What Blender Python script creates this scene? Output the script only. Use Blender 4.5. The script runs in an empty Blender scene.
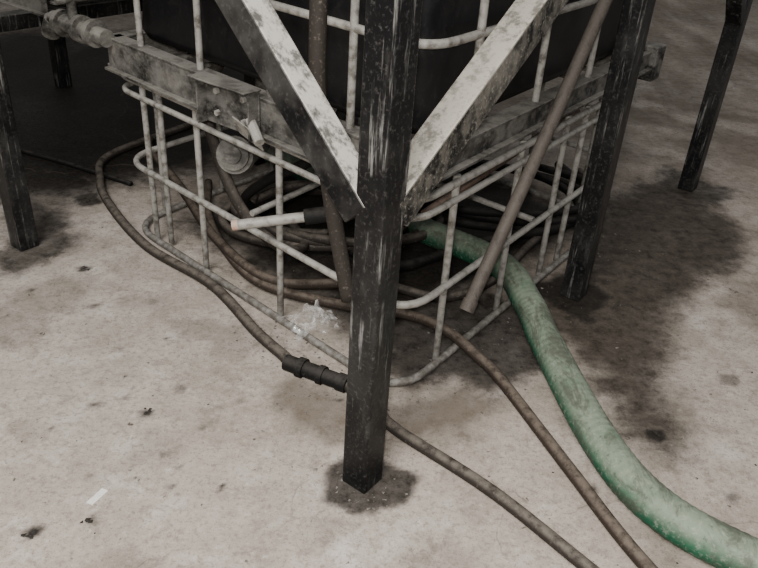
import bpy, bmesh, math, random
import numpy as np
from mathutils import Vector, Matrix, noise
random.seed(4)
TH=math.radians(54); CA,SA=math.cos(TH),math.sin(TH)
def S(a,b,z=0.0):
    """stand frame (a along right side, b along left side) -> world"""
    return Vector((a*CA-b*SA, 1.42+a*SA+b*CA, z))
COL=bpy.context.scene.collection
# ------------------------------------------------------------------ materials
def newmat(n):
    m=bpy.data.materials.new(n); m.use_nodes=True
    nt=m.node_tree; return m,nt,nt.nodes['Principled BSDF']
def N(nt,t,**kw):
    n=nt.nodes.new(t)
    for k,v in kw.items(): setattr(n,k,v)
    return n
def mixc(nt,fac,a,b,blend='MIX'):
    n=nt.nodes.new('ShaderNodeMix'); n.data_type='RGBA'; n.blend_type=blend
    for sock,v in ((n.inputs[0],fac),(n.inputs[6],a),(n.inputs[7],b)):
        if isinstance(v,(tuple,float,int)):
            sock.default_value = v if not isinstance(v,tuple) else (*v,1)
        else: nt.links.new(v,sock)
    return n.outputs[2]
def ramp(nt,src,p0,p1,v0=0.,v1=1.):
    n=nt.nodes.new('ShaderNodeMapRange'); n.interpolation_type='SMOOTHSTEP'
    n.inputs[1].default_value=p0;n.inputs[2].default_value=p1;n.inputs[3].default_value=v0;n.inputs[4].default_value=v1
    nt.links.new(src,n.inputs[0]); return n.outputs[0]
def math_(nt,op,a,b):
    n=nt.nodes.new('ShaderNodeMath');n.operation=op
    for i,v in enumerate((a,b)):
        if isinstance(v,(int,float)): n.inputs[i].default_value=v
        else: nt.links.new(v,n.inputs[i])
    return n.outputs[0]
def noisen(nt,scale,detail=6,rough=.6,stretch=None,dist=0):
    tc=nt.nodes.new('ShaderNodeNewGeometry')
    src=tc.outputs['Position']
    if stretch:
        mp=nt.nodes.new('ShaderNodeMapping'); mp.inputs['Scale'].default_value=stretch
        nt.links.new(src,mp.inputs[0]); src=mp.outputs[0]
    n=nt.nodes.new('ShaderNodeTexNoise'); n.inputs['Scale'].default_value=scale
    n.inputs['Detail'].default_value=detail;n.inputs['Roughness'].default_value=rough;n.inputs['Distortion'].default_value=dist
    nt.links.new(src,n.inputs['Vector']); return n.outputs['Fac']
def upfac(nt,lo,hi):
    g=nt.nodes.new('ShaderNodeNewGeometry'); s=nt.nodes.new('ShaderNodeSeparateXYZ')
    nt.links.new(g.outputs['Normal'],s.inputs[0]); return ramp(nt,s.outputs[2],lo,hi)
def posz(nt,lo,hi,v0,v1):
    g=nt.nodes.new('ShaderNodeNewGeometry'); s=nt.nodes.new('ShaderNodeSeparateXYZ')
    nt.links.new(g.outputs['Position'],s.inputs[0]); return ramp(nt,s.outputs[2],lo,hi,v0,v1)
def bump(nt,bsdf,h,strength,dist=.005):
    b=nt.nodes.new('ShaderNodeBump'); b.inputs['Strength'].default_value=strength;b.inputs['Distance'].default_value=dist
    nt.links.new(h,b.inputs['Height']); nt.links.new(b.outputs[0],bsdf.inputs['Normal'])
def paint(name,base,chip,dust,amt=.5,updust=.8,scale=30,stretch=(1,1,.35),rough=.6,fine=.55,spec=.2,streak=0,lowgrime=0):
    """dirty paint: base coat, chipped spots, settled dust on upward faces"""
    m,nt,b=newmat(name)
    n1=noisen(nt,scale,8,.7,stretch); n2=noisen(nt,scale*4,6,.7); n3=noisen(nt,5,4,.6)
    c=mixc(nt,ramp(nt,n1,.62-amt*.25,.72-amt*.1),base,chip)
    c=mixc(nt,math_(nt,'MULTIPLY',ramp(nt,n2,.52,.70),fine),c,dust)
    c=mixc(nt,math_(nt,'MULTIPLY',ramp(nt,n3,.4,.7),.35*amt),c,dust)
    if streak:
        ns=noisen(nt,60,5,.7,(1,1,.06));ng=noisen(nt,6,4,.6)
        c=mixc(nt,math_(nt,'MULTIPLY',math_(nt,'MULTIPLY',ramp(nt,ns,.54,.68),ramp(nt,ng,.42,.6)),streak),c,(.30,.29,.27))
    u=math_(nt,'MULTIPLY',upfac(nt,.15,.6),ramp(nt,n1,.62,.47,1-updust*.85,1))
    u=math_(nt,'MULTIPLY',u,ramp(nt,n2,.36,.46,.7,1))
    c=mixc(nt,math_(nt,'MULTIPLY',u,updust),c,dust)
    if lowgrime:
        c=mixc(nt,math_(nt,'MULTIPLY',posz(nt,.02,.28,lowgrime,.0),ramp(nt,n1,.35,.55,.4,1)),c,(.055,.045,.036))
    nt.links.new(c,b.inputs['Base Color']); b.inputs['Roughness'].default_value=rough
    b.inputs['Specular IOR Level'].default_value=spec
    bump(nt,b,n1,.35,.002)
    return m
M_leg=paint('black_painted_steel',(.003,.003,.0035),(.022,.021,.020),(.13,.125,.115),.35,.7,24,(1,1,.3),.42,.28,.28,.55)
M_leg2=paint('black_brace_steel',(.003,.003,.0035),(.016,.015,.014),(.50,.475,.43),.25,.95,22,(1,1,.6),.45,.05,.2)
M_brR=paint('dusty_brace_steel',(.008,.008,.0075),(.10,.092,.078),(.42,.39,.335),.85,.92,26,(1,1,.7),.55,.45)
M_galv=paint('dirty_galvanised',(.27,.26,.235),(.075,.065,.054),(.44,.42,.38),.72,.35,34,(1,1,1),.5,.55,.3,0,.6)
M_frame=paint('dirty_frame_plate',(.12,.115,.105),(.013,.012,.011),(.31,.29,.255),1.05,.5,13,(1,1,1.6),.5,.3)
M_rust=paint('rusty_steel',(.09,.055,.04),(.04,.028,.02),(.2,.16,.13),.6,.5)
M_tank=paint('black_poly_tank',(.004,.004,.005),(.009,.009,.009),(.05,.047,.043),.3,.3,12,(1,1,1),.4,.15,.3)
def hosemat(name,base,dust,lo=.2,hi=.95,amt=.75):
    m,nt,b=newmat(name)
    n=noisen(nt,25,7,.7);n2=noisen(nt,120,4,.6)
    u=math_(nt,'MULTIPLY',upfac(nt,lo,hi),ramp(nt,n,.3,.6))
    c=mixc(nt,math_(nt,'MULTIPLY',u,amt),base,dust)
    c=mixc(nt,math_(nt,'MULTIPLY',ramp(nt,n2,.55,.75),.5),c,dust)
    nt.links.new(c,b.inputs['Base Color']);b.inputs['Roughness'].default_value=.7
    b.inputs['Specular IOR Level'].default_value=.2
    bump(nt,b,n2,.3,.002);return m
M_hose=hosemat('dusty_rubber',(.028,.023,.019),(.175,.15,.125))
M_hoseb=hosemat('brown_rubber',(.034,.025,.019),(.18,.145,.115))
M_hosed=hosemat('black_rubber',(.007,.0065,.006),(.05,.044,.038))
m,nt,b=newmat('green_pvc_hose')
n1=noisen(nt,9,6,.65);n2=noisen(nt,70,6,.7);n3=noisen(nt,28,5,.7);n4=noisen(nt,14,8,.75,(1,.35,1),.6)
u=upfac(nt,-.22,.80)
c=mixc(nt,ramp(nt,n3,.3,.7),(.004,.062,.030),(.014,.115,.058))
c=mixc(nt,math_(nt,'MULTIPLY',u,ramp(nt,n1,.25,.55,.60,.95)),c,(.21,.25,.185))
c=mixc(nt,math_(nt,'MULTIPLY',ramp(nt,n2,.5,.68),.5),c,(.34,.36,.295))
c=mixc(nt,math_(nt,'MULTIPLY',ramp(nt,n4,.47,.62),.75),c,(.075,.078,.058))
c=mixc(nt,math_(nt,'MULTIPLY',ramp(nt,n2,.42,.30),.6),c,(.04,.055,.04))
nt.links.new(c,b.inputs['Base Color']);b.inputs['Roughness'].default_value=.6;b.inputs['Specular IOR Level'].default_value=.25
bump(nt,b,n2,.4,.002);M_green=m
M_pipe=paint('grey_brown_pipe',(.065,.055,.046),(.03,.026,.022),(.16,.14,.12),.4,.4,40,(1,1,.3))
M_pink=paint('capped_stub',(.42,.27,.20),(.5,.4,.33),(.5,.45,.4),.4,.3)
M_wall=paint('painted_block',(.35,.34,.32),(.28,.27,.25),(.4,.39,.37),.4,.1,3,(1,1,1),.9)
M_deb=paint('debris_chips',(.05,.042,.034),(.22,.2,.175),(.42,.39,.35),.5,.15,60,(1,1,1),.9)
M_dark=paint('dark_crumbs',(.018,.016,.014),(.03,.026,.022),(.08,.07,.06),.5,.1,60,(1,1,1),.9)
M_chip=paint('white_chip',(.75,.73,.68),(.6,.58,.54),(.75,.72,.68),.3,.2)
m,nt,b=newmat('clear_film')
b.inputs['Base Color'].default_value=(.92,.91,.88,1);b.inputs['Roughness'].default_value=.10
b.inputs['Specular IOR Level'].default_value=1.0
nn_=noisen(nt,30,4,.6);nt.links.new(ramp(nt,nn_,.44,.66,.05,.42),b.inputs['Alpha'])
M_bag=m
# floor
m,nt,b=newmat('stained_shaded_concrete')
att=N(nt,'ShaderNodeAttribute',attribute_name='stain_shade')  # carries real stains and shade painted into the floor colour
sep=N(nt,'ShaderNodeSeparateColor');nt.links.new(att.outputs['Color'],sep.inputs[0])
nA=noisen(nt,1.3,5,.6);nB=noisen(nt,7,8,.7);nC=noisen(nt,60,6,.75);nD=noisen(nt,170,4,.75);nE=noisen(nt,26,5,.65,dist=.3);nF=noisen(nt,16,9,.8);nG=noisen(nt,3.2,9,.75,dist=.5)
c=mixc(nt,ramp(nt,nA,.35,.65),(.41,.352,.298),(.51,.455,.402))
c=mixc(nt,ramp(nt,nG,.46,.64,0,.6),c,(.30,.255,.21))
c=mixc(nt,ramp(nt,nB,.42,.62,0,.5),c,(.325,.28,.23))
c=mixc(nt,ramp(nt,nB,.30,.46,.5,0),c,(.60,.56,.51))
c=mixc(nt,ramp(nt,nF,.50,.62,0,.55),c,(.24,.205,.17))
c=mixc(nt,ramp(nt,nC,.50,.64,0,.6),c,(.20,.17,.14))
c=mixc(nt,ramp(nt,nC,.44,.34,0,.4),c,(.62,.575,.525))
c=mixc(nt,ramp(nt,nD,.55,.68,0,.7),c,(.10,.083,.068))
c=mixc(nt,ramp(nt,nE,.67,.70,0,.85),c,(.06,.05,.042))
def ragged(v,k,nn):
    q=math_(nt,'MULTIPLY',v,math_(nt,'SUBTRACT',1.0,v))
    q=math_(nt,'MULTIPLY',q,math_(nt,'MULTIPLY',math_(nt,'SUBTRACT',nn,.5),k))
    n=nt.nodes.new('ShaderNodeMath');n.operation='ADD';n.use_clamp=True
    nt.links.new(v,n.inputs[0]);nt.links.new(q,n.inputs[1]);return n.outputs[0]
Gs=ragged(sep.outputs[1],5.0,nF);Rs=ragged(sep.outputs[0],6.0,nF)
c=mixc(nt,math_(nt,'MULTIPLY',Gs,ramp(nt,nC,.2,.7,1.0,.75)),c,(.105,.081,.059))
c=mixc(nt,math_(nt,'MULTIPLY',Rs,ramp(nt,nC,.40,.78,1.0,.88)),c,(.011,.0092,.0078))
geo=N(nt,'ShaderNodeNewGeometry')
nz=N(nt,'ShaderNodeTexNoise');nz.inputs['Scale'].default_value=2.5;nz.inputs['Detail'].default_value=6
nt.links.new(geo.outputs['Position'],nz.inputs['Vector'])
vm=N(nt,'ShaderNodeVectorMath',operation='MULTIPLY_ADD');vm.inputs[1].default_value=(.45,.45,0)
nt.links.new(nz.outputs['Color'],vm.inputs[0]);nt.links.new(geo.outputs['Position'],vm.inputs[2])
vo=N(nt,'ShaderNodeTexVoronoi',feature='DISTANCE_TO_EDGE');vo.inputs['Scale'].default_value=.42
nt.links.new(vm.outputs[0],vo.inputs['Vector'])
c=mixc(nt,math_(nt,'MULTIPLY',ramp(nt,vo.outputs['Distance'],.0005,.0016,.5,0),ramp(nt,nB,.40,.60,0,1)),c,(.11,.09,.075))
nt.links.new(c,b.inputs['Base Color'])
rg=math_(nt,'MULTIPLY',sep.outputs[0],-.25); rg=math_(nt,'ADD',rg,.85)
nt.links.new(rg,b.inputs['Roughness'])
b.inputs['Specular IOR Level'].default_value=.15
hh=math_(nt,'ADD',nF,math_(nt,'MULTIPLY',nC,.5));bump(nt,b,hh,.35,.006)
M_floor=m
# ------------------------------------------------------------------ mesh helpers
def mkobj(name,bm,mat,parent=None,smooth=False,bevel=0):
    bmesh.ops.recalc_face_normals(bm,faces=bm.faces)
    me=bpy.data.meshes.new(name);bm.to_mesh(me);bm.free()
    for p in me.polygons:p.use_smooth=smooth
    o=bpy.data.objects.new(name,me);COL.objects.link(o);me.materials.append(mat)
    if parent:o.parent=parent
    if bevel:
        md=o.modifiers.new('b','BEVEL');md.width=bevel;md.segments=2;md.limit_method='ANGLE'
    return o
def empty(name):
    e=bpy.data.objects.new(name,None);COL.objects.link(e);e.empty_display_size=.1;return e
def catmull(pts,step=.03,cyc=False):
    pts=[Vector(p) for p in pts];n=len(pts);out=[]
    segs=n if cyc else n-1
    for i in range(segs):
        if cyc: p0,p1,p2,p3=pts[(i-1)%n],pts[i],pts[(i+1)%n],pts[(i+2)%n]
        else:
            p1,p2=pts[i],pts[i+1];p0=pts[i-1] if i else p1*2-p2;p3=pts[i+2] if i+2<n else p2*2-p1
        k=max(1,int((p2-p1).length/step))
        for j in range(k):
            t=j/k
            out.append(.5*((2*p1)+(p2-p0)*t+(2*p0-5*p1+4*p2-p3)*t*t+(3*p1-p0-3*p2+p3)*t**3))
    if not cyc:out.append(pts[-1])
    return out
def sweep(bm,path,r,seg=12,cyc=False,rfun=None,cap=True,hollow=False):
    n=len(path);rings=[];up=None;s=0
    for i,p in enumerate(path):
        if cyc:t=path[(i+1)%n]-path[i-1]
        else:t=path[min(i+1,n-1)]-path[max(i-1,0)]
        t.normalize()
        if up is None:
            up=Vector((0,0,1)) if abs(t.z)<.9 else Vector((1,0,0))
        up=(up-t*up.dot(t)).normalized();sd=t.cross(up)
        if i:s+=(p-path[i-1]).length
        rr=r*(rfun(s) if rfun else 1)
        rings.append([bm.verts.new(p+(up*math.cos(2*math.pi*k/seg)+sd*math.sin(2*math.pi*k/seg))*rr) for k in range(seg)])
    for i in range(n if cyc else n-1):
        a,b=rings[i],rings[(i+1)%n]
        for k in range(seg):bm.faces.new((a[k],a[(k+1)%seg],b[(k+1)%seg],b[k]))
    if cap and not cyc:
        for rg in (rings[0],rings[-1]):
            try:bm.faces.new(rg)
            except:pass
def tube(name,pts,r,mat,parent=None,cyc=False,step=.03,smoothpath=True,seg=12,rfun=None):
    bm=bmesh.new();path=catmull(pts,step,cyc) if smoothpath else [Vector(p) for p in pts]
    sweep(bm,path,r,seg,cyc,rfun);return mkobj(name,bm,mat,parent,True)
def rods(name,segs,r,mat,parent=None,seg=10):
    bm=bmesh.new()
    for p,q in segs:sweep(bm,[Vector(p),Vector(p).lerp(Vector(q),.5),Vector(q)],r,seg)
    o=mkobj(name,bm,mat,parent,True);md=o.modifiers.new('e','EDGE_SPLIT');md.split_angle=1.0;return o
def addbox(bm,c,sx,sy,sz):
    v=[]
    for i in(-.5,.5):
        for j in(-.5,.5):
            for k in(-.5,.5):v.append(bm.verts.new(c+sx*i+sy*j+sz*k))
    for f in((0,1,3,2),(4,6,7,5),(0,4,5,1),(2,3,7,6),(0,2,6,4),(1,5,7,3)):bm.faces.new([v[i] for i in f])
AV=Vector((CA,SA,0));BV=Vector((-SA,CA,0));ZV=Vector((0,0,1))
def sbox(name,a0,a1,b0,b1,z0,z1,mat,parent,bevel=.004):
    bm=bmesh.new();addbox(bm,S((a0+a1)/2,(b0+b1)/2,(z0+z1)/2),AV*(a1-a0),BV*(b1-b0),ZV*(z1-z0))
    return mkobj(name,bm,mat,parent,False,bevel)
def beam(name,p,q,side,w,h,mat,parent,bevel=.004):
    p=Vector(p);q=Vector(q);t=(q-p);n=t.normalized();side=(side-n*side.dot(n)).normalized();o=n.cross(side)
    bm=bmesh.new();addbox(bm,(p+q)/2,t,side*w,o*h)
    return mkobj(name,bm,mat,parent,False,bevel)
# ------------------------------------------------------------------ floor with stains and painted shade
def axis(lo,hi,f0,f1,st):
    x=[lo];
    while x[-1]<f0-.6:x.append(x[-1]+.5)
    x.append(f0);v=f0
    while v<f1:
        v+=st;x.append(v)
    while x[-1]<hi-.6:x.append(x[-1]+.5)
    x.append(hi);return np.array(x)
xs=axis(-9,9,-3.2,3.2,.014);ys=axis(-4,13,.9,5.2,.014)
X,Y=np.meshgrid(xs,ys);nx,ny=len(xs),len(ys)
nz1=np.array([noise.fractal(Vector((x*3,y*3,0)),1,2,4) for x,y in zip(X.ravel(),Y.ravel())]).reshape(X.shape)
nz2=np.array([noise.fractal(Vector((x*13,y*13,5)),1,2,4) for x,y in zip(X.ravel(),Y.ravel())]).reshape(X.shape)
def sdf(poly):
    d=np.full(X.shape,1e9);ins=np.zeros(X.shape,bool);n=len(poly)
    for i in range(n):
        x0,y0=poly[i];x1,y1=poly[(i+1)%n];ex,ey=x1-x0,y1-y0
        t=np.clip(((X-x0)*ex+(Y-y0)*ey)/(ex*ex+ey*ey),0,1)
        d=np.minimum(d,np.hypot(X-x0-ex*t,Y-y0-ey*t))
        c=((y0>Y)!=(y1>Y))&(X<(x1-x0)*(Y-y0)/(y1-y0+1e-12)+x0);ins^=c
    return np.where(ins,-d,d)
def st(poly,amp,soft,val,amp2=.03):
    d=sdf(poly)+nz1*amp+nz2*amp2
    t=np.clip((soft-d)/(2*soft),0,1);return val*t*t*(3-2*t)
cm=lambda L:[(L[i]/100,L[i+1]/100) for i in range(0,len(L),2)]
P1=cm([48,244,74,275,105,344,132,374,161,366,166,316,150,282,123,262,106,232,96,201,97,177,88,166,75,171,72,189,69,215,58,226])
P2=cm([8,246,47,252,66,227,57,202,37,185,25,193,12,184,2,196])
P3=cm([-30,185,-23,190,-7,185,9,182,31,191,40,185,29,166,9,162,-11,162,-23,169])
P4=cm([-10,149,-6,155,5,155,14,150,10,140,-1,135,-11,139])
P5=cm([-170,303,-167,309,-134,289,-122,267,-127,250,-133,238,-141,240])
P6=cm([-140,306,-130,313,-124,303,-131,296])
P8=cm([-265,507,-211,613,-60,500,-100,370,-130,345,-136,326,-160,322,-189,355,-221,411])  # shadow of the rear tank, painted into the floor colour
rect=[tuple(S(a,b)[:2]) for a,b in((.56,.36),(2.0,.22),(2.3,1.7),(.66,1.6))]  # wet stain under the cage, deepened with painted tank shadow
rear_shade=[tuple(S(a,b)[:2]) for a,b in((.2,2.2),(2.2,1.6),(2.2,5),(.2,5))]  # painted shade on the floor below the rear tank
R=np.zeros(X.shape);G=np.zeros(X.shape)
R=np.maximum(R,st(P1,.05,.07,.66));R=np.maximum(R,st(P2,.05,.05,.88));G=np.maximum(G,st(P1,.08,.14,.95))
G=np.maximum(G,st(P3,.04,.05,.8));R=np.maximum(R,st(P4,.012,.014,.88,.015))
R=np.maximum(R,st(P5,.05,.05,.80));R=np.maximum(R,st(P6,.02,.015,.9,.02))
R=np.maximum(R,st(P8,.1,.13,.985));R=np.maximum(R,st(rect,.1,.12,.98));R=np.maximum(R,st(rear_shade,.15,.2,.985))
foot=[tuple(S(a,b)[:2]) for a,b in((1.17,-.1),(1.45,-.12),(1.5,.15),(1.2,.2))];R=np.maximum(R,st(foot,.03,.04,.95))
foot=[tuple(S(a,b)[:2]) for a,b in((2.55,-.1),(2.9,-.12),(2.95,.25),(2.6,.2))];R=np.maximum(R,st(foot,.05,.06,.8))
spots=[(-65,168,2.4,.92),(-63.5,169,1.2,.9),(-67,127,2.0,.97),(-79,122,2.3,.97),(-81,170,2.1,.75),(-112,246,2.2,.88),(85,174,3.0,.97),(-58,180,1.2,.7),(-39,176,1.0,.6),(-82,197,1.3,.6),(118,204,3.0,.5),(-50,140,1.0,.7),(-95,205,1.2,.6),(-98,222,1.3,.8),(-72,141,.8,.9),(-55,152,.8,.7),(-125,228,1.2,.7),(62,150,1.2,.7),(100,150,2,.6),(-20,152,.8,.6),(95,250,1.5,.8)]
rs=random.Random(7)
for _ in range(75):spots.append((rs.uniform(-150,160),rs.uniform(115,330),rs.uniform(.2,.9),rs.uniform(.6,.95)))
for x,y,r,v in spots:
    x/=100;y/=100;r/=100
    d=np.hypot(X-x,(Y-y)*1.0)-r+nz2*.022*min(1,r/.012);t=np.clip((.006-d)/.012,0,1);R=np.maximum(R,v*t)
G=np.maximum(G,np.clip((Y-2.6)/2.2,0,.78)*np.clip(.75+nz1,0,1))  # flash falloff painted in: floor turns browner with distance
G=np.maximum(G,np.clip(nz1*1.4-.05,0,.55)*np.clip((X-.1)*1.5,0,1))
G=np.maximum(G,np.clip(nz1*1.2-.25,0,.4))
verts=[(float(a),float(b),0.) for a,b in zip(X.ravel(),Y.ravel())]
faces=[(j*nx+i,j*nx+i+1,(j+1)*nx+i+1,(j+1)*nx+i) for j in range(ny-1) for i in range(nx-1)]
me=bpy.data.meshes.new('floor');me.from_pydata(verts,[],faces)
ca=me.color_attributes.new('stain_shade','FLOAT_COLOR','POINT')
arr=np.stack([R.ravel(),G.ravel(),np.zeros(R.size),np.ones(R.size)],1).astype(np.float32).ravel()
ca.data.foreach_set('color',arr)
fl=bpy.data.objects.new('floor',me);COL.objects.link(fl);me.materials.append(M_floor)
def wall(name,x0,x1,y0,y1):
    bm=bmesh.new();addbox(bm,Vector(((x0+x1)/2,(y0+y1)/2,2)),Vector((x1-x0,0,0)),Vector((0,y1-y0,0)),Vector((0,0,4)))
    mkobj(name,bm,M_wall)
wall('wall_back',-9,9,13,13.2);wall('wall_left',-9.2,-9,-4,13.2)
# ------------------------------------------------------------------ steel stand
stand=empty('steel_support_stand')
w=.077
legs=[(0,0),(1.29,0),(2.69,.03),(.09,1.79),(1.35,1.79),(2.69,1.79),(.09,3.5),(1.35,3.5)]
for i,(a,b_) in enumerate(legs):
    sbox('leg_%d'%(i+1),a,a+w,b_,b_+w,0,1.62,M_leg,stand)
beam('brace_1',S(.034,.075,.785),S(.034,.885,1.615),AV,.072,.076,M_leg2,stand)
beam('brace_2',S(.07,.038,.785),S(1.29,.038,1.575),BV,.076,.082,M_brR,stand)
beam('brace_3',S(2.69,.065,.85),S(2.1,.065,1.55),BV,.07,.06,M_leg,stand)
beam('brace_4',S(.128,1.79,.95),S(.128,1.2,1.58),AV,.07,.06,M_leg,stand)
for n,(a0,a1,b0,b1) in enumerate(((0,2.77,0,w),(.01,2.77,1.79,1.79+w),(.01,w+.01,w,3.58),(2.69,2.767,w,1.79),(.01,1.43,3.5,3.577),(1.35,1.427,w,3.5))):
    sbox('top_beam_%d'%(n+1),a0,a1,b0,b1,1.6,1.68,M_leg,stand)
sbox('carrier_1',.1,1.43,3.42,3.50,.74,.80,M_leg,stand);sbox('carrier_2',.1,1.43,2.10,2.17,.74,.80,M_leg,stand)
sbox('carrier_3',.10,.165,1.86,3.5,.68,.74,M_leg,stand);sbox('carrier_4',1.36,1.425,1.86,3.5,.68,.74,M_leg,stand)
# ------------------------------------------------------------------ cages
def rrect(c,rad,z,k=7):
    pts=[];n=len(c)
    for i in range(n):
        p=Vector(c[i]);q0=(Vector(c[i-1])-p).normalized();q1=(Vector(c[(i+1)%n])-p).normalized()
        s=p+q0*rad;e=p+q1*rad
        for j in range(k+1):
            t=j/k;v=s*(1-t)**2+p*2*t*(1-t)+e*t*t;pts.append(S(v.x,v.y,z))
    return pts
C=[(.37,.17),(2.02,.20),(2.14,1.68),(.51,1.66)]
def edgept(i,t,off=0):
    p=Vector(C[i]);q=Vector(C[(i+1)%4]);d=(q-p);nn=Vector((d.y,-d.x)).normalized();v=p+d*t+nn*off;return v
cage=empty('tube_wire_cage')
for n,(z,rad,rr) in enumerate(((.018,.16,.0135),(.31,.14,.012),(.655,.10,.012),(.60,.10,.0105))):
    bm=bmesh.new();sweep(bm,rrect(C,rad,z),rr,10,True);mkobj('rail_%d'%(n+1),bm,M_galv,cage,True)
segs=[]
def vert(i,t,z0,z1,off=-.012):
    v=edgept(i,t,off);segs.append((S(v.x,v.y,z0),S(v.x+random.uniform(-.006,.006),v.y,z1)))
for bb in(1.49,1.16,.73):vert(3,(1.66-bb)/1.49,.02,.67)
for aa in(.60,1.0,1.34,1.50,1.80):vert(0,(aa-.37)/1.65,.02,.67)
for t in(.1,.3,.5,.7,.9):vert(2,t,.02,.67);vert(1,t,.02,.67)
rods('uprights',segs,.0115,M_galv,cage)
rods('cross_bar',[(S(.62,.30,.50),S(1.75,.34,.56))],.013,M_rust,cage)
rods('cross_tube',[(S(.52,1.42,.02),S(.52,1.42,.66)),(S(.52,.95,.31),S(1.9,1.0,.31)),(S(1.2,.2,.31),S(1.25,1.65,.31))],.0115,M_galv,cage)
def frame_and_tank(name,C,zb,zt,extra=True):
    T=empty(name)
    n=4
    for i in range(4):
        p=Vector(C[i]);q=Vector(C[(i+1)%4]);d=(q-p).normalized();nn=Vector((d.y,-d.x))
        def W(v,z):return S(v.x,v.y,z)
        off=nn*.012
        side=(S(nn.x,nn.y)-S(0,0)).normalized()
        zlo=zb+(.045 if i==0 else 0)
        beam('frame_web_%d'%(i+1),W(p+off,(zlo+zt)/2),W(q+off,(zlo+zt)/2),side,.008,zt-zlo,M_frame,T,.002)
        beam('frame_flange_%d'%(i+1),W(p-nn*.01,zt),W(q-nn*.01,zt),side,.06,.008,M_frame,T,.002)
        beam('frame_lip_%d'%(i+1),W(p+nn*.02,zlo),W(q+nn*.02,zlo),side,.035,.01,M_frame,T,.002)
    cen=sum((Vector(c) for c in C),Vector((0,0)))/4
    ci=[cen+(Vector(c)-cen)*.92 for c in C]
    bm=bmesh.new();prev=None
    prof=[(.90,zt+.003),(.98,zt+.01),(1,zt+.04)]+[(1,zt+.07+.08*k) for k in range(1,10)]+[(.97,zt+.84),(.88,zt+.87)]
    for k,(sc,z) in enumerate(prof):
        if 3<=k<=11 and k%2: sc*=.985
        ring=[bm.verts.new(v) for v in rrect([cen+(c-cen)*sc for c in ci],.10,z)]
        if prev:
            for j in range(len(ring)):bm.faces.new((prev[j],prev[(j+1)%len(ring)],ring[(j+1)%len(ring)],ring[j]))
        else:bm.faces.new(ring)
        prev=ring
    bm.faces.new(prev);mkobj('tank_body',bm,M_tank,T,True)
    co=[cen+(Vector(c)-cen)*.985 for c in C]
    for k,z in enumerate((zt+.27,zt+.52,zt+.80)):
        bm=bmesh.new();sweep(bm,rrect(co,.12,z),.012,10,True);mkobj('cage_rail_%d'%(k+1),bm,M_galv,T,True)
    segs=[]
    for i in range(4):
        p=co[i];q=co[(i+1)%4];L=(q-p).length;m_=int(L/.33)
        for k in range(m_):
            t=(k+.6)/m_
            if i==3:t=[.12,.36,.60,.83][k] if k<4 else t
            v=p.lerp(q,t);segs.append((S(v.x,v.y,zt-.02),S(v.x,v.y,zt+.82)))
    rods('cage_uprights',segs,.0115,M_galv,T)
    return T
T=frame_and_tank('black_tote_tank',C,.675,.785)
def lf(b):return .37+(b-.17)*.094
bm=bmesh.new()
a0=lf(.9)-.035
for (a,bb,z,da,db,dz) in((a0,.90,.735,.006,.24,.15),(a0-.03,.90,.812,.07,.25,.006),(a0-.02,.785,.735,.045,.006,.15),(a0-.02,1.015,.735,.045,.006,.15)):
    addbox(bm,S(a,bb,z),AV*da,BV*db,ZV*dz)
mkobj('bracket_plate',bm,M_frame,T,False,.002)
bm=bmesh.new()
for bb in(.84,.96):
    for z in(.70,.77):sweep(bm,[S(a0-.014,bb,z),S(a0,bb,z)],.010,6)
sweep(bm,[S(a0-.02,.80,.72),S(a0-.05,.73,.675)],.016,10)
mkobj('bracket_bolts',bm,M_galv,T)
bm=bmesh.new();addbox(bm,S(a0-.03,.80,.68),AV*.006,(BV*.10+ZV*.03),(ZV*.06-AV*.03));mkobj('bracket_flap',bm,M_galv,T,False,.001)
bm=bmesh.new()
va=.47
def cyl(p,q,r,seg=16):sweep(bm,[Vector(p),Vector(p).lerp(Vector(q),.5),Vector(q)],r,seg)
cyl(S(va,1.62,.79),S(va,1.95,.80),.032)
for bb in(1.68,1.76,1.88):cyl(S(va,bb,.795),S(va,bb+.025,.795),.05)
cyl(S(va,1.82,.80),S(va,1.82,.89),.018);cyl(S(va-.06,1.82,.89),S(va+.1,1.80,.90),.012)
cyl(S(va,1.95,.80),S(va,1.99,.74),.036)
o=mkobj('drain_valve',bm,M_frame,T,True);md=o.modifiers.new('e','EDGE_SPLIT')
bm=bmesh.new();addbox(bm,S(2.05,.19,.74),AV*.09,BV*.07,ZV*.14);mkobj('corner_bracket',bm,M_frame,T,False,.006)
bm=bmesh.new()
cpos=S(.60,1.11,.46);cd=(Vector((-.1,-.95,.35))).normalized()
cyl(cpos-cd*.02,cpos+cd*.015,.068,28);cyl(cpos+cd*.015,cpos+cd*.03,.055,28);cyl(cpos+cd*.03,cpos+cd*.04,.03,20)
pth=catmull([cpos-cd*.02,cpos-cd*.12,S(.82,1.2,.45),S(.85,1.2,.6),S(.85,1.2,.79)],.03);sweep(bm,pth,.045,16)
o=mkobj('outlet_cap_pipe',bm,M_frame,None,True);o.modifiers.new('e','EDGE_SPLIT')
C2=[(.50,2.02),(1.95,2.06),(1.95,3.45),(.50,3.42)]
T2=frame_and_tank('black_tote_tank.001',C2,.80,.90)
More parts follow.
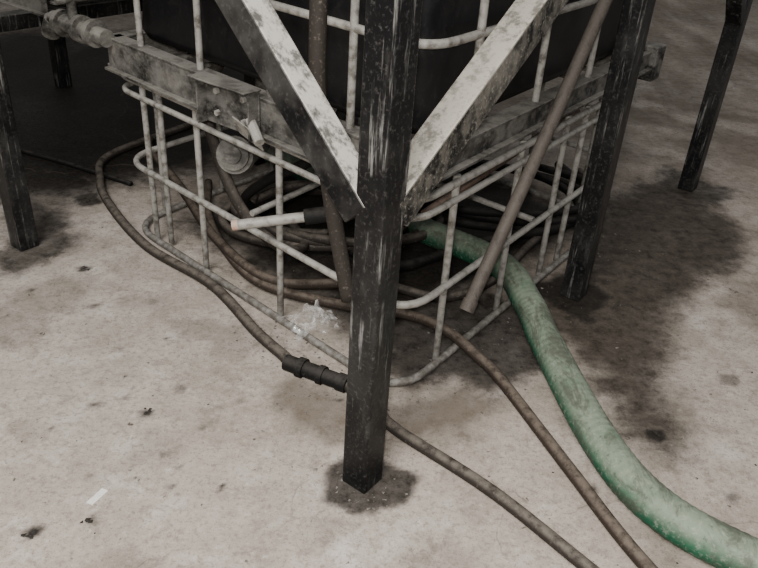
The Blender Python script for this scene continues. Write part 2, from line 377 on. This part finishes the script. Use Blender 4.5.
# ------------------------------------------------------------------ hoses
def sp(L,z):return [S(L[i]/100,L[i+1]/100,z) for i in range(0,len(L),2)]
gp=[S(1.42,1.75,.06),S(1.33,1.27,.06),S(1.27,.73,.06),S(1.20,.31,.085),S(1.06,.1,.06),S(.88,-.07,.056),S(.55,-.41,.056),S(.42,-.63,.056),S(.41,-.87,.056),S(.45,-1.2,.056),S(.5,-1.6,.056)]
tube('green_suction_hose',gp,.054,M_green,step=.006,seg=28,rfun=lambda s:1+.012*math.sin(s*2*math.pi/.026))
def hose(pts,r,mat,name='rubber_hose',step=.025):
    return tube(name,pts,r,mat,step=step,seg=12)
h=[S(1.46,2.43,.02)]+sp([89,235,68,213,55,187,43,146,41,106,31,72],.021)+[S(.275,.56,.022),S(.262,.515,.022)]
hose(h,.019,M_hose)
hose(sp([30,32,27,18,24,7,22,-25,16,-56,8,-95],.019),.0175,M_hose,'rubber_hose.001')
bm=bmesh.new()
c0=S(.258,.505,.024);c1=S(.30,.315,.022);dv=c1-c0
for t0,t1,r in((-.12,.12,.026),(.12,.24,.033),(.24,.50,.026),(.50,.60,.031),(.6,.85,.025),(.85,1.02,.029)):
    sweep(bm,[c0+dv*t0,c0+dv*(t0+t1)/2,c0+dv*t1],r,16)
o=mkobj('hose_coupling',bm,M_hosed,None,True);o.modifiers.new('e','EDGE_SPLIT')
t2=[S(1.0,1.75,.03),S(.78,1.50,.03),S(.62,1.22,.03),S(.53,.92,.03),S(.62,.62,.03),S(.72,.40,.04),S(.71,.22,.058),S(.69,.08,.03),S(.65,-.03,.02),S(.43,-.38,.02),S(.27,-.64,.02),S(.1,-1.0,.02)]
hose(t2,.0185,M_hoseb,'rubber_hose.002')
W=lambda x,y,z=.03:Vector((x,y,z))
hose([W(-.2,2.75,.03),W(-.02,2.62),W(.10,2.60),W(.24,2.71),W(.49,2.86,.05),W(.77,3.0,.05),W(1.0,3.37,.03),W(.9,3.8)],.022,M_hosed,'rubber_hose.003')
hose([W(-1.25,3.75),W(-1.20,3.60),W(-.95,3.2),W(-.68,2.72,.035),W(-.42,2.40,.05),W(-.2,2.42,.03),W(.0,2.5)],.02,M_hoseb,'rubber_hose.004')
hose([W(-2.0,3.62,.012),W(-1.80,3.51,.012),W(-1.59,3.42,.012),W(-1.30,3.28,.012),W(-1.18,3.22,.012)],.012,M_hosed,'rubber_hose.005')
hose([W(.05,2.45,.02),W(.25,2.40,.02),W(.45,2.55,.03),W(.62,2.85,.03),W(.85,3.2,.03),W(1.08,3.45,.02),W(1.0,3.75,.02)],.018,M_hose,'rubber_hose.006')
pts=[]
for k in range(46):
    t=k/12*2*math.pi;rr=.42-.03*(k/12)+.03*math.sin(2.3*t)
    pts.append(W(-.22+rr*1.1*math.cos(t),2.95+rr*.75*math.sin(t),.022+.012*k/12+.02*(1+math.sin(t*1.31))))
hose(pts,.02,M_hose,'hose_coil')
pts=[]
for k in range(34):
    t=k/11*2*math.pi+1;rr=.38+.02*(k/11)+.03*math.sin(1.7*t)
    pts.append(W(.48+rr*1.15*math.cos(t),3.30+rr*.8*math.sin(t),.03+.015*k/11+.02*(1+math.sin(t*.83))))
hose(pts,.019,M_hosed,'hose_coil.001')
hose([S(.7,1.25,.79),S(.62,1.28,.6),S(.58,1.1,.30),S(.66,.95,.12),S(.85,1.0,.05),S(1.0,1.3,.04)],.021,M_hose,'drain_hose')
hose([S(.62,.60,.79),S(.60,.75,.55),S(.66,.98,.40),S(.72,1.2,.22),S(.9,1.3,.06)],.019,M_hosed,'drain_hose.001')
hose([S(.9,.55,.79),S(.85,.60,.5),S(.9,.75,.2),S(1.1,.9,.05)],.022,M_hosed,'drain_hose.002')
hose([S(.20,.37,1.60),S(.20,.37,1.16),S(.20,.365,.93),S(.205,.32,.68),S(.21,.25,.40)],.021,M_hose,'hanging_hose')
bm=bmesh.new();p0=S(.605,.10,.25);p1=S(1.50,.10,1.50)
pp=catmull([p0,p0.lerp(p1,.35)+Vector((0,0,-.012)),p0.lerp(p1,.67),p1],.05);sweep(bm,pp,.021,14)
sweep(bm,[p0-(p1-p0)*.004,p0+(p1-p0)*.02],.024,14)
o=mkobj('drain_pipe',bm,M_pipe,None,True);o.modifiers.new('e','EDGE_SPLIT')
stub=empty('pipe_stub')
rods('barrel',[(S(.30,.78,.405),S(.43,.615,.445))],.017,M_galv,stub)
rods('end_cap',[(S(.29,.793,.402),S(.302,.778,.406))],.0175,M_pink,stub)
rods('dark_nipple',[(S(.43,.615,.445),S(.60,.40,.50))],.026,M_hosed,stub)
# ------------------------------------------------------------------ bag, debris
bm=bmesh.new();G_=[]
nu,nv=26,18
for i in range(nu):
    row=[]
    for j in range(nv):
        x=(i/(nu-1)-.5);y=(j/(nv-1)-.5)
        r1=abs(noise.noise(Vector((x*5,y*5,3))));r2=abs(noise.noise(Vector((x*11,y*11,9))))
        env=max(0,1-3.2*(x*x+y*y))
        z=.006+.085*r1*env+.04*r2*env+.018*env
        dx=noise.noise(Vector((x*4,y*4,20)))*.035;dy=noise.noise(Vector((x*4,y*4,40)))*.035
        row.append(bm.verts.new((x*.17+dx,y*.13+dy,z)))
    G_.append(row)
for i in range(nu-1):
    for j in range(nv-1):bm.faces.new((G_[i][j],G_[i+1][j],G_[i+1][j+1],G_[i][j+1]))
o=mkobj('clear_plastic_bag',bm,M_bag,None,False);o.location=S(.46,.60,.032);o.rotation_euler=(0,0,.4)
def chip(bm,x,y,s,k=.7):
    vs=[Vector((random.uniform(-1,1)*s,random.uniform(-1,1)*s,random.uniform(0,1)*s*k)) for _ in range(7)]
    g=[bm.verts.new(v+Vector((x,y,0))) for v in vs]
    try:bmesh.ops.convex_hull(bm,input=g)
    except:pass
bm=bmesh.new()
for _ in range(620):
    k=random.random()
    if k<.25:
        p=S(random.gauss(.33,.06),random.uniform(.1,.8))
    elif k<.35:p=S(random.gauss(.02,.05),random.gauss(0,.07))
    elif k<.6:p=S(random.uniform(.4,1.9),random.gauss(.15,.1))
    else:p=Vector((random.uniform(-1.6,1.6),random.uniform(1.1,3.4),0))
    chip(bm,p.x,p.y,random.choice((.002,.003,.004,.006)))
mkobj('floor_debris',bm,M_deb,None,False)
bm=bmesh.new()
for cx_,cy_,r,n in((-.65,1.68,.016,8),(-.67,1.27,.012,6),(-.79,1.22,.014,7),(-1.12,2.46,.014,6),(.85,1.74,.02,9),(-1.32,3.02,.03,8)):
    for _ in range(n):chip(bm,cx_+random.gauss(0,r*.6),cy_+random.gauss(0,r*.6),random.uniform(.003,.008),.5)
for _ in range(45):chip(bm,random.uniform(-1.5,1.6),random.uniform(1.15,3.2),random.uniform(.002,.006),.5)
mkobj('dark_grit_clumps',bm,M_dark,None,False)
bm=bmesh.new();addbox(bm,Vector((-.675,1.35,.002)),Vector((.022,.05,0)),Vector((.018,-.006,0)),Vector((0,0,.003)));mkobj('paper_scrap',bm,M_chip)
# ------------------------------------------------------------------ light + camera
wd=bpy.data.worlds.new('w');bpy.context.scene.world=wd;wd.use_nodes=True
bg=wd.node_tree.nodes['Background'];bg.inputs[0].default_value=(.97,.98,1,1);bg.inputs[1].default_value=.33
def area(n,loc,size,pw,rot=(0,0,0),col=(1,1,1)):
    l=bpy.data.lights.new(n,'AREA');l.size=size;l.energy=pw;l.color=col
    o=bpy.data.objects.new(n,l);COL.objects.link(o);o.location=loc;o.rotation_euler=rot
area('ceiling_light',(-1.2,-1.2,4.2),2.0,300,(math.radians(18),math.radians(-12),0),(1,.98,.95))
l=bpy.data.lights.new('camera_flash','POINT');l.energy=140;l.shadow_soft_size=.04;l.color=(1,.97,.93)
o=bpy.data.objects.new('camera_flash',l);COL.objects.link(o);o.location=(-.03,-.02,1.58)
cd_=bpy.data.cameras.new('camera');cam=bpy.data.objects.new('camera',cd_);COL.objects.link(cam)
p=math.radians(31);fw=Vector((0,math.cos(p),-math.sin(p)));dn=Vector((0,-math.sin(p),-math.cos(p)));rx=Vector((1,0,0))
ux=rx*.9975-dn*.0703;vy=rx*.0703+dn*.9975
M=Matrix.Identity(4)
for i in range(3):
    M[i][0]=ux[i];M[i][1]=-vy[i];M[i][2]=-fw[i]
M[2][3]=1.5
cam.matrix_world=M
cd_.sensor_width=36;cd_.lens=760/758*36;cd_.clip_start=.02
bpy.context.scene.camera=cam
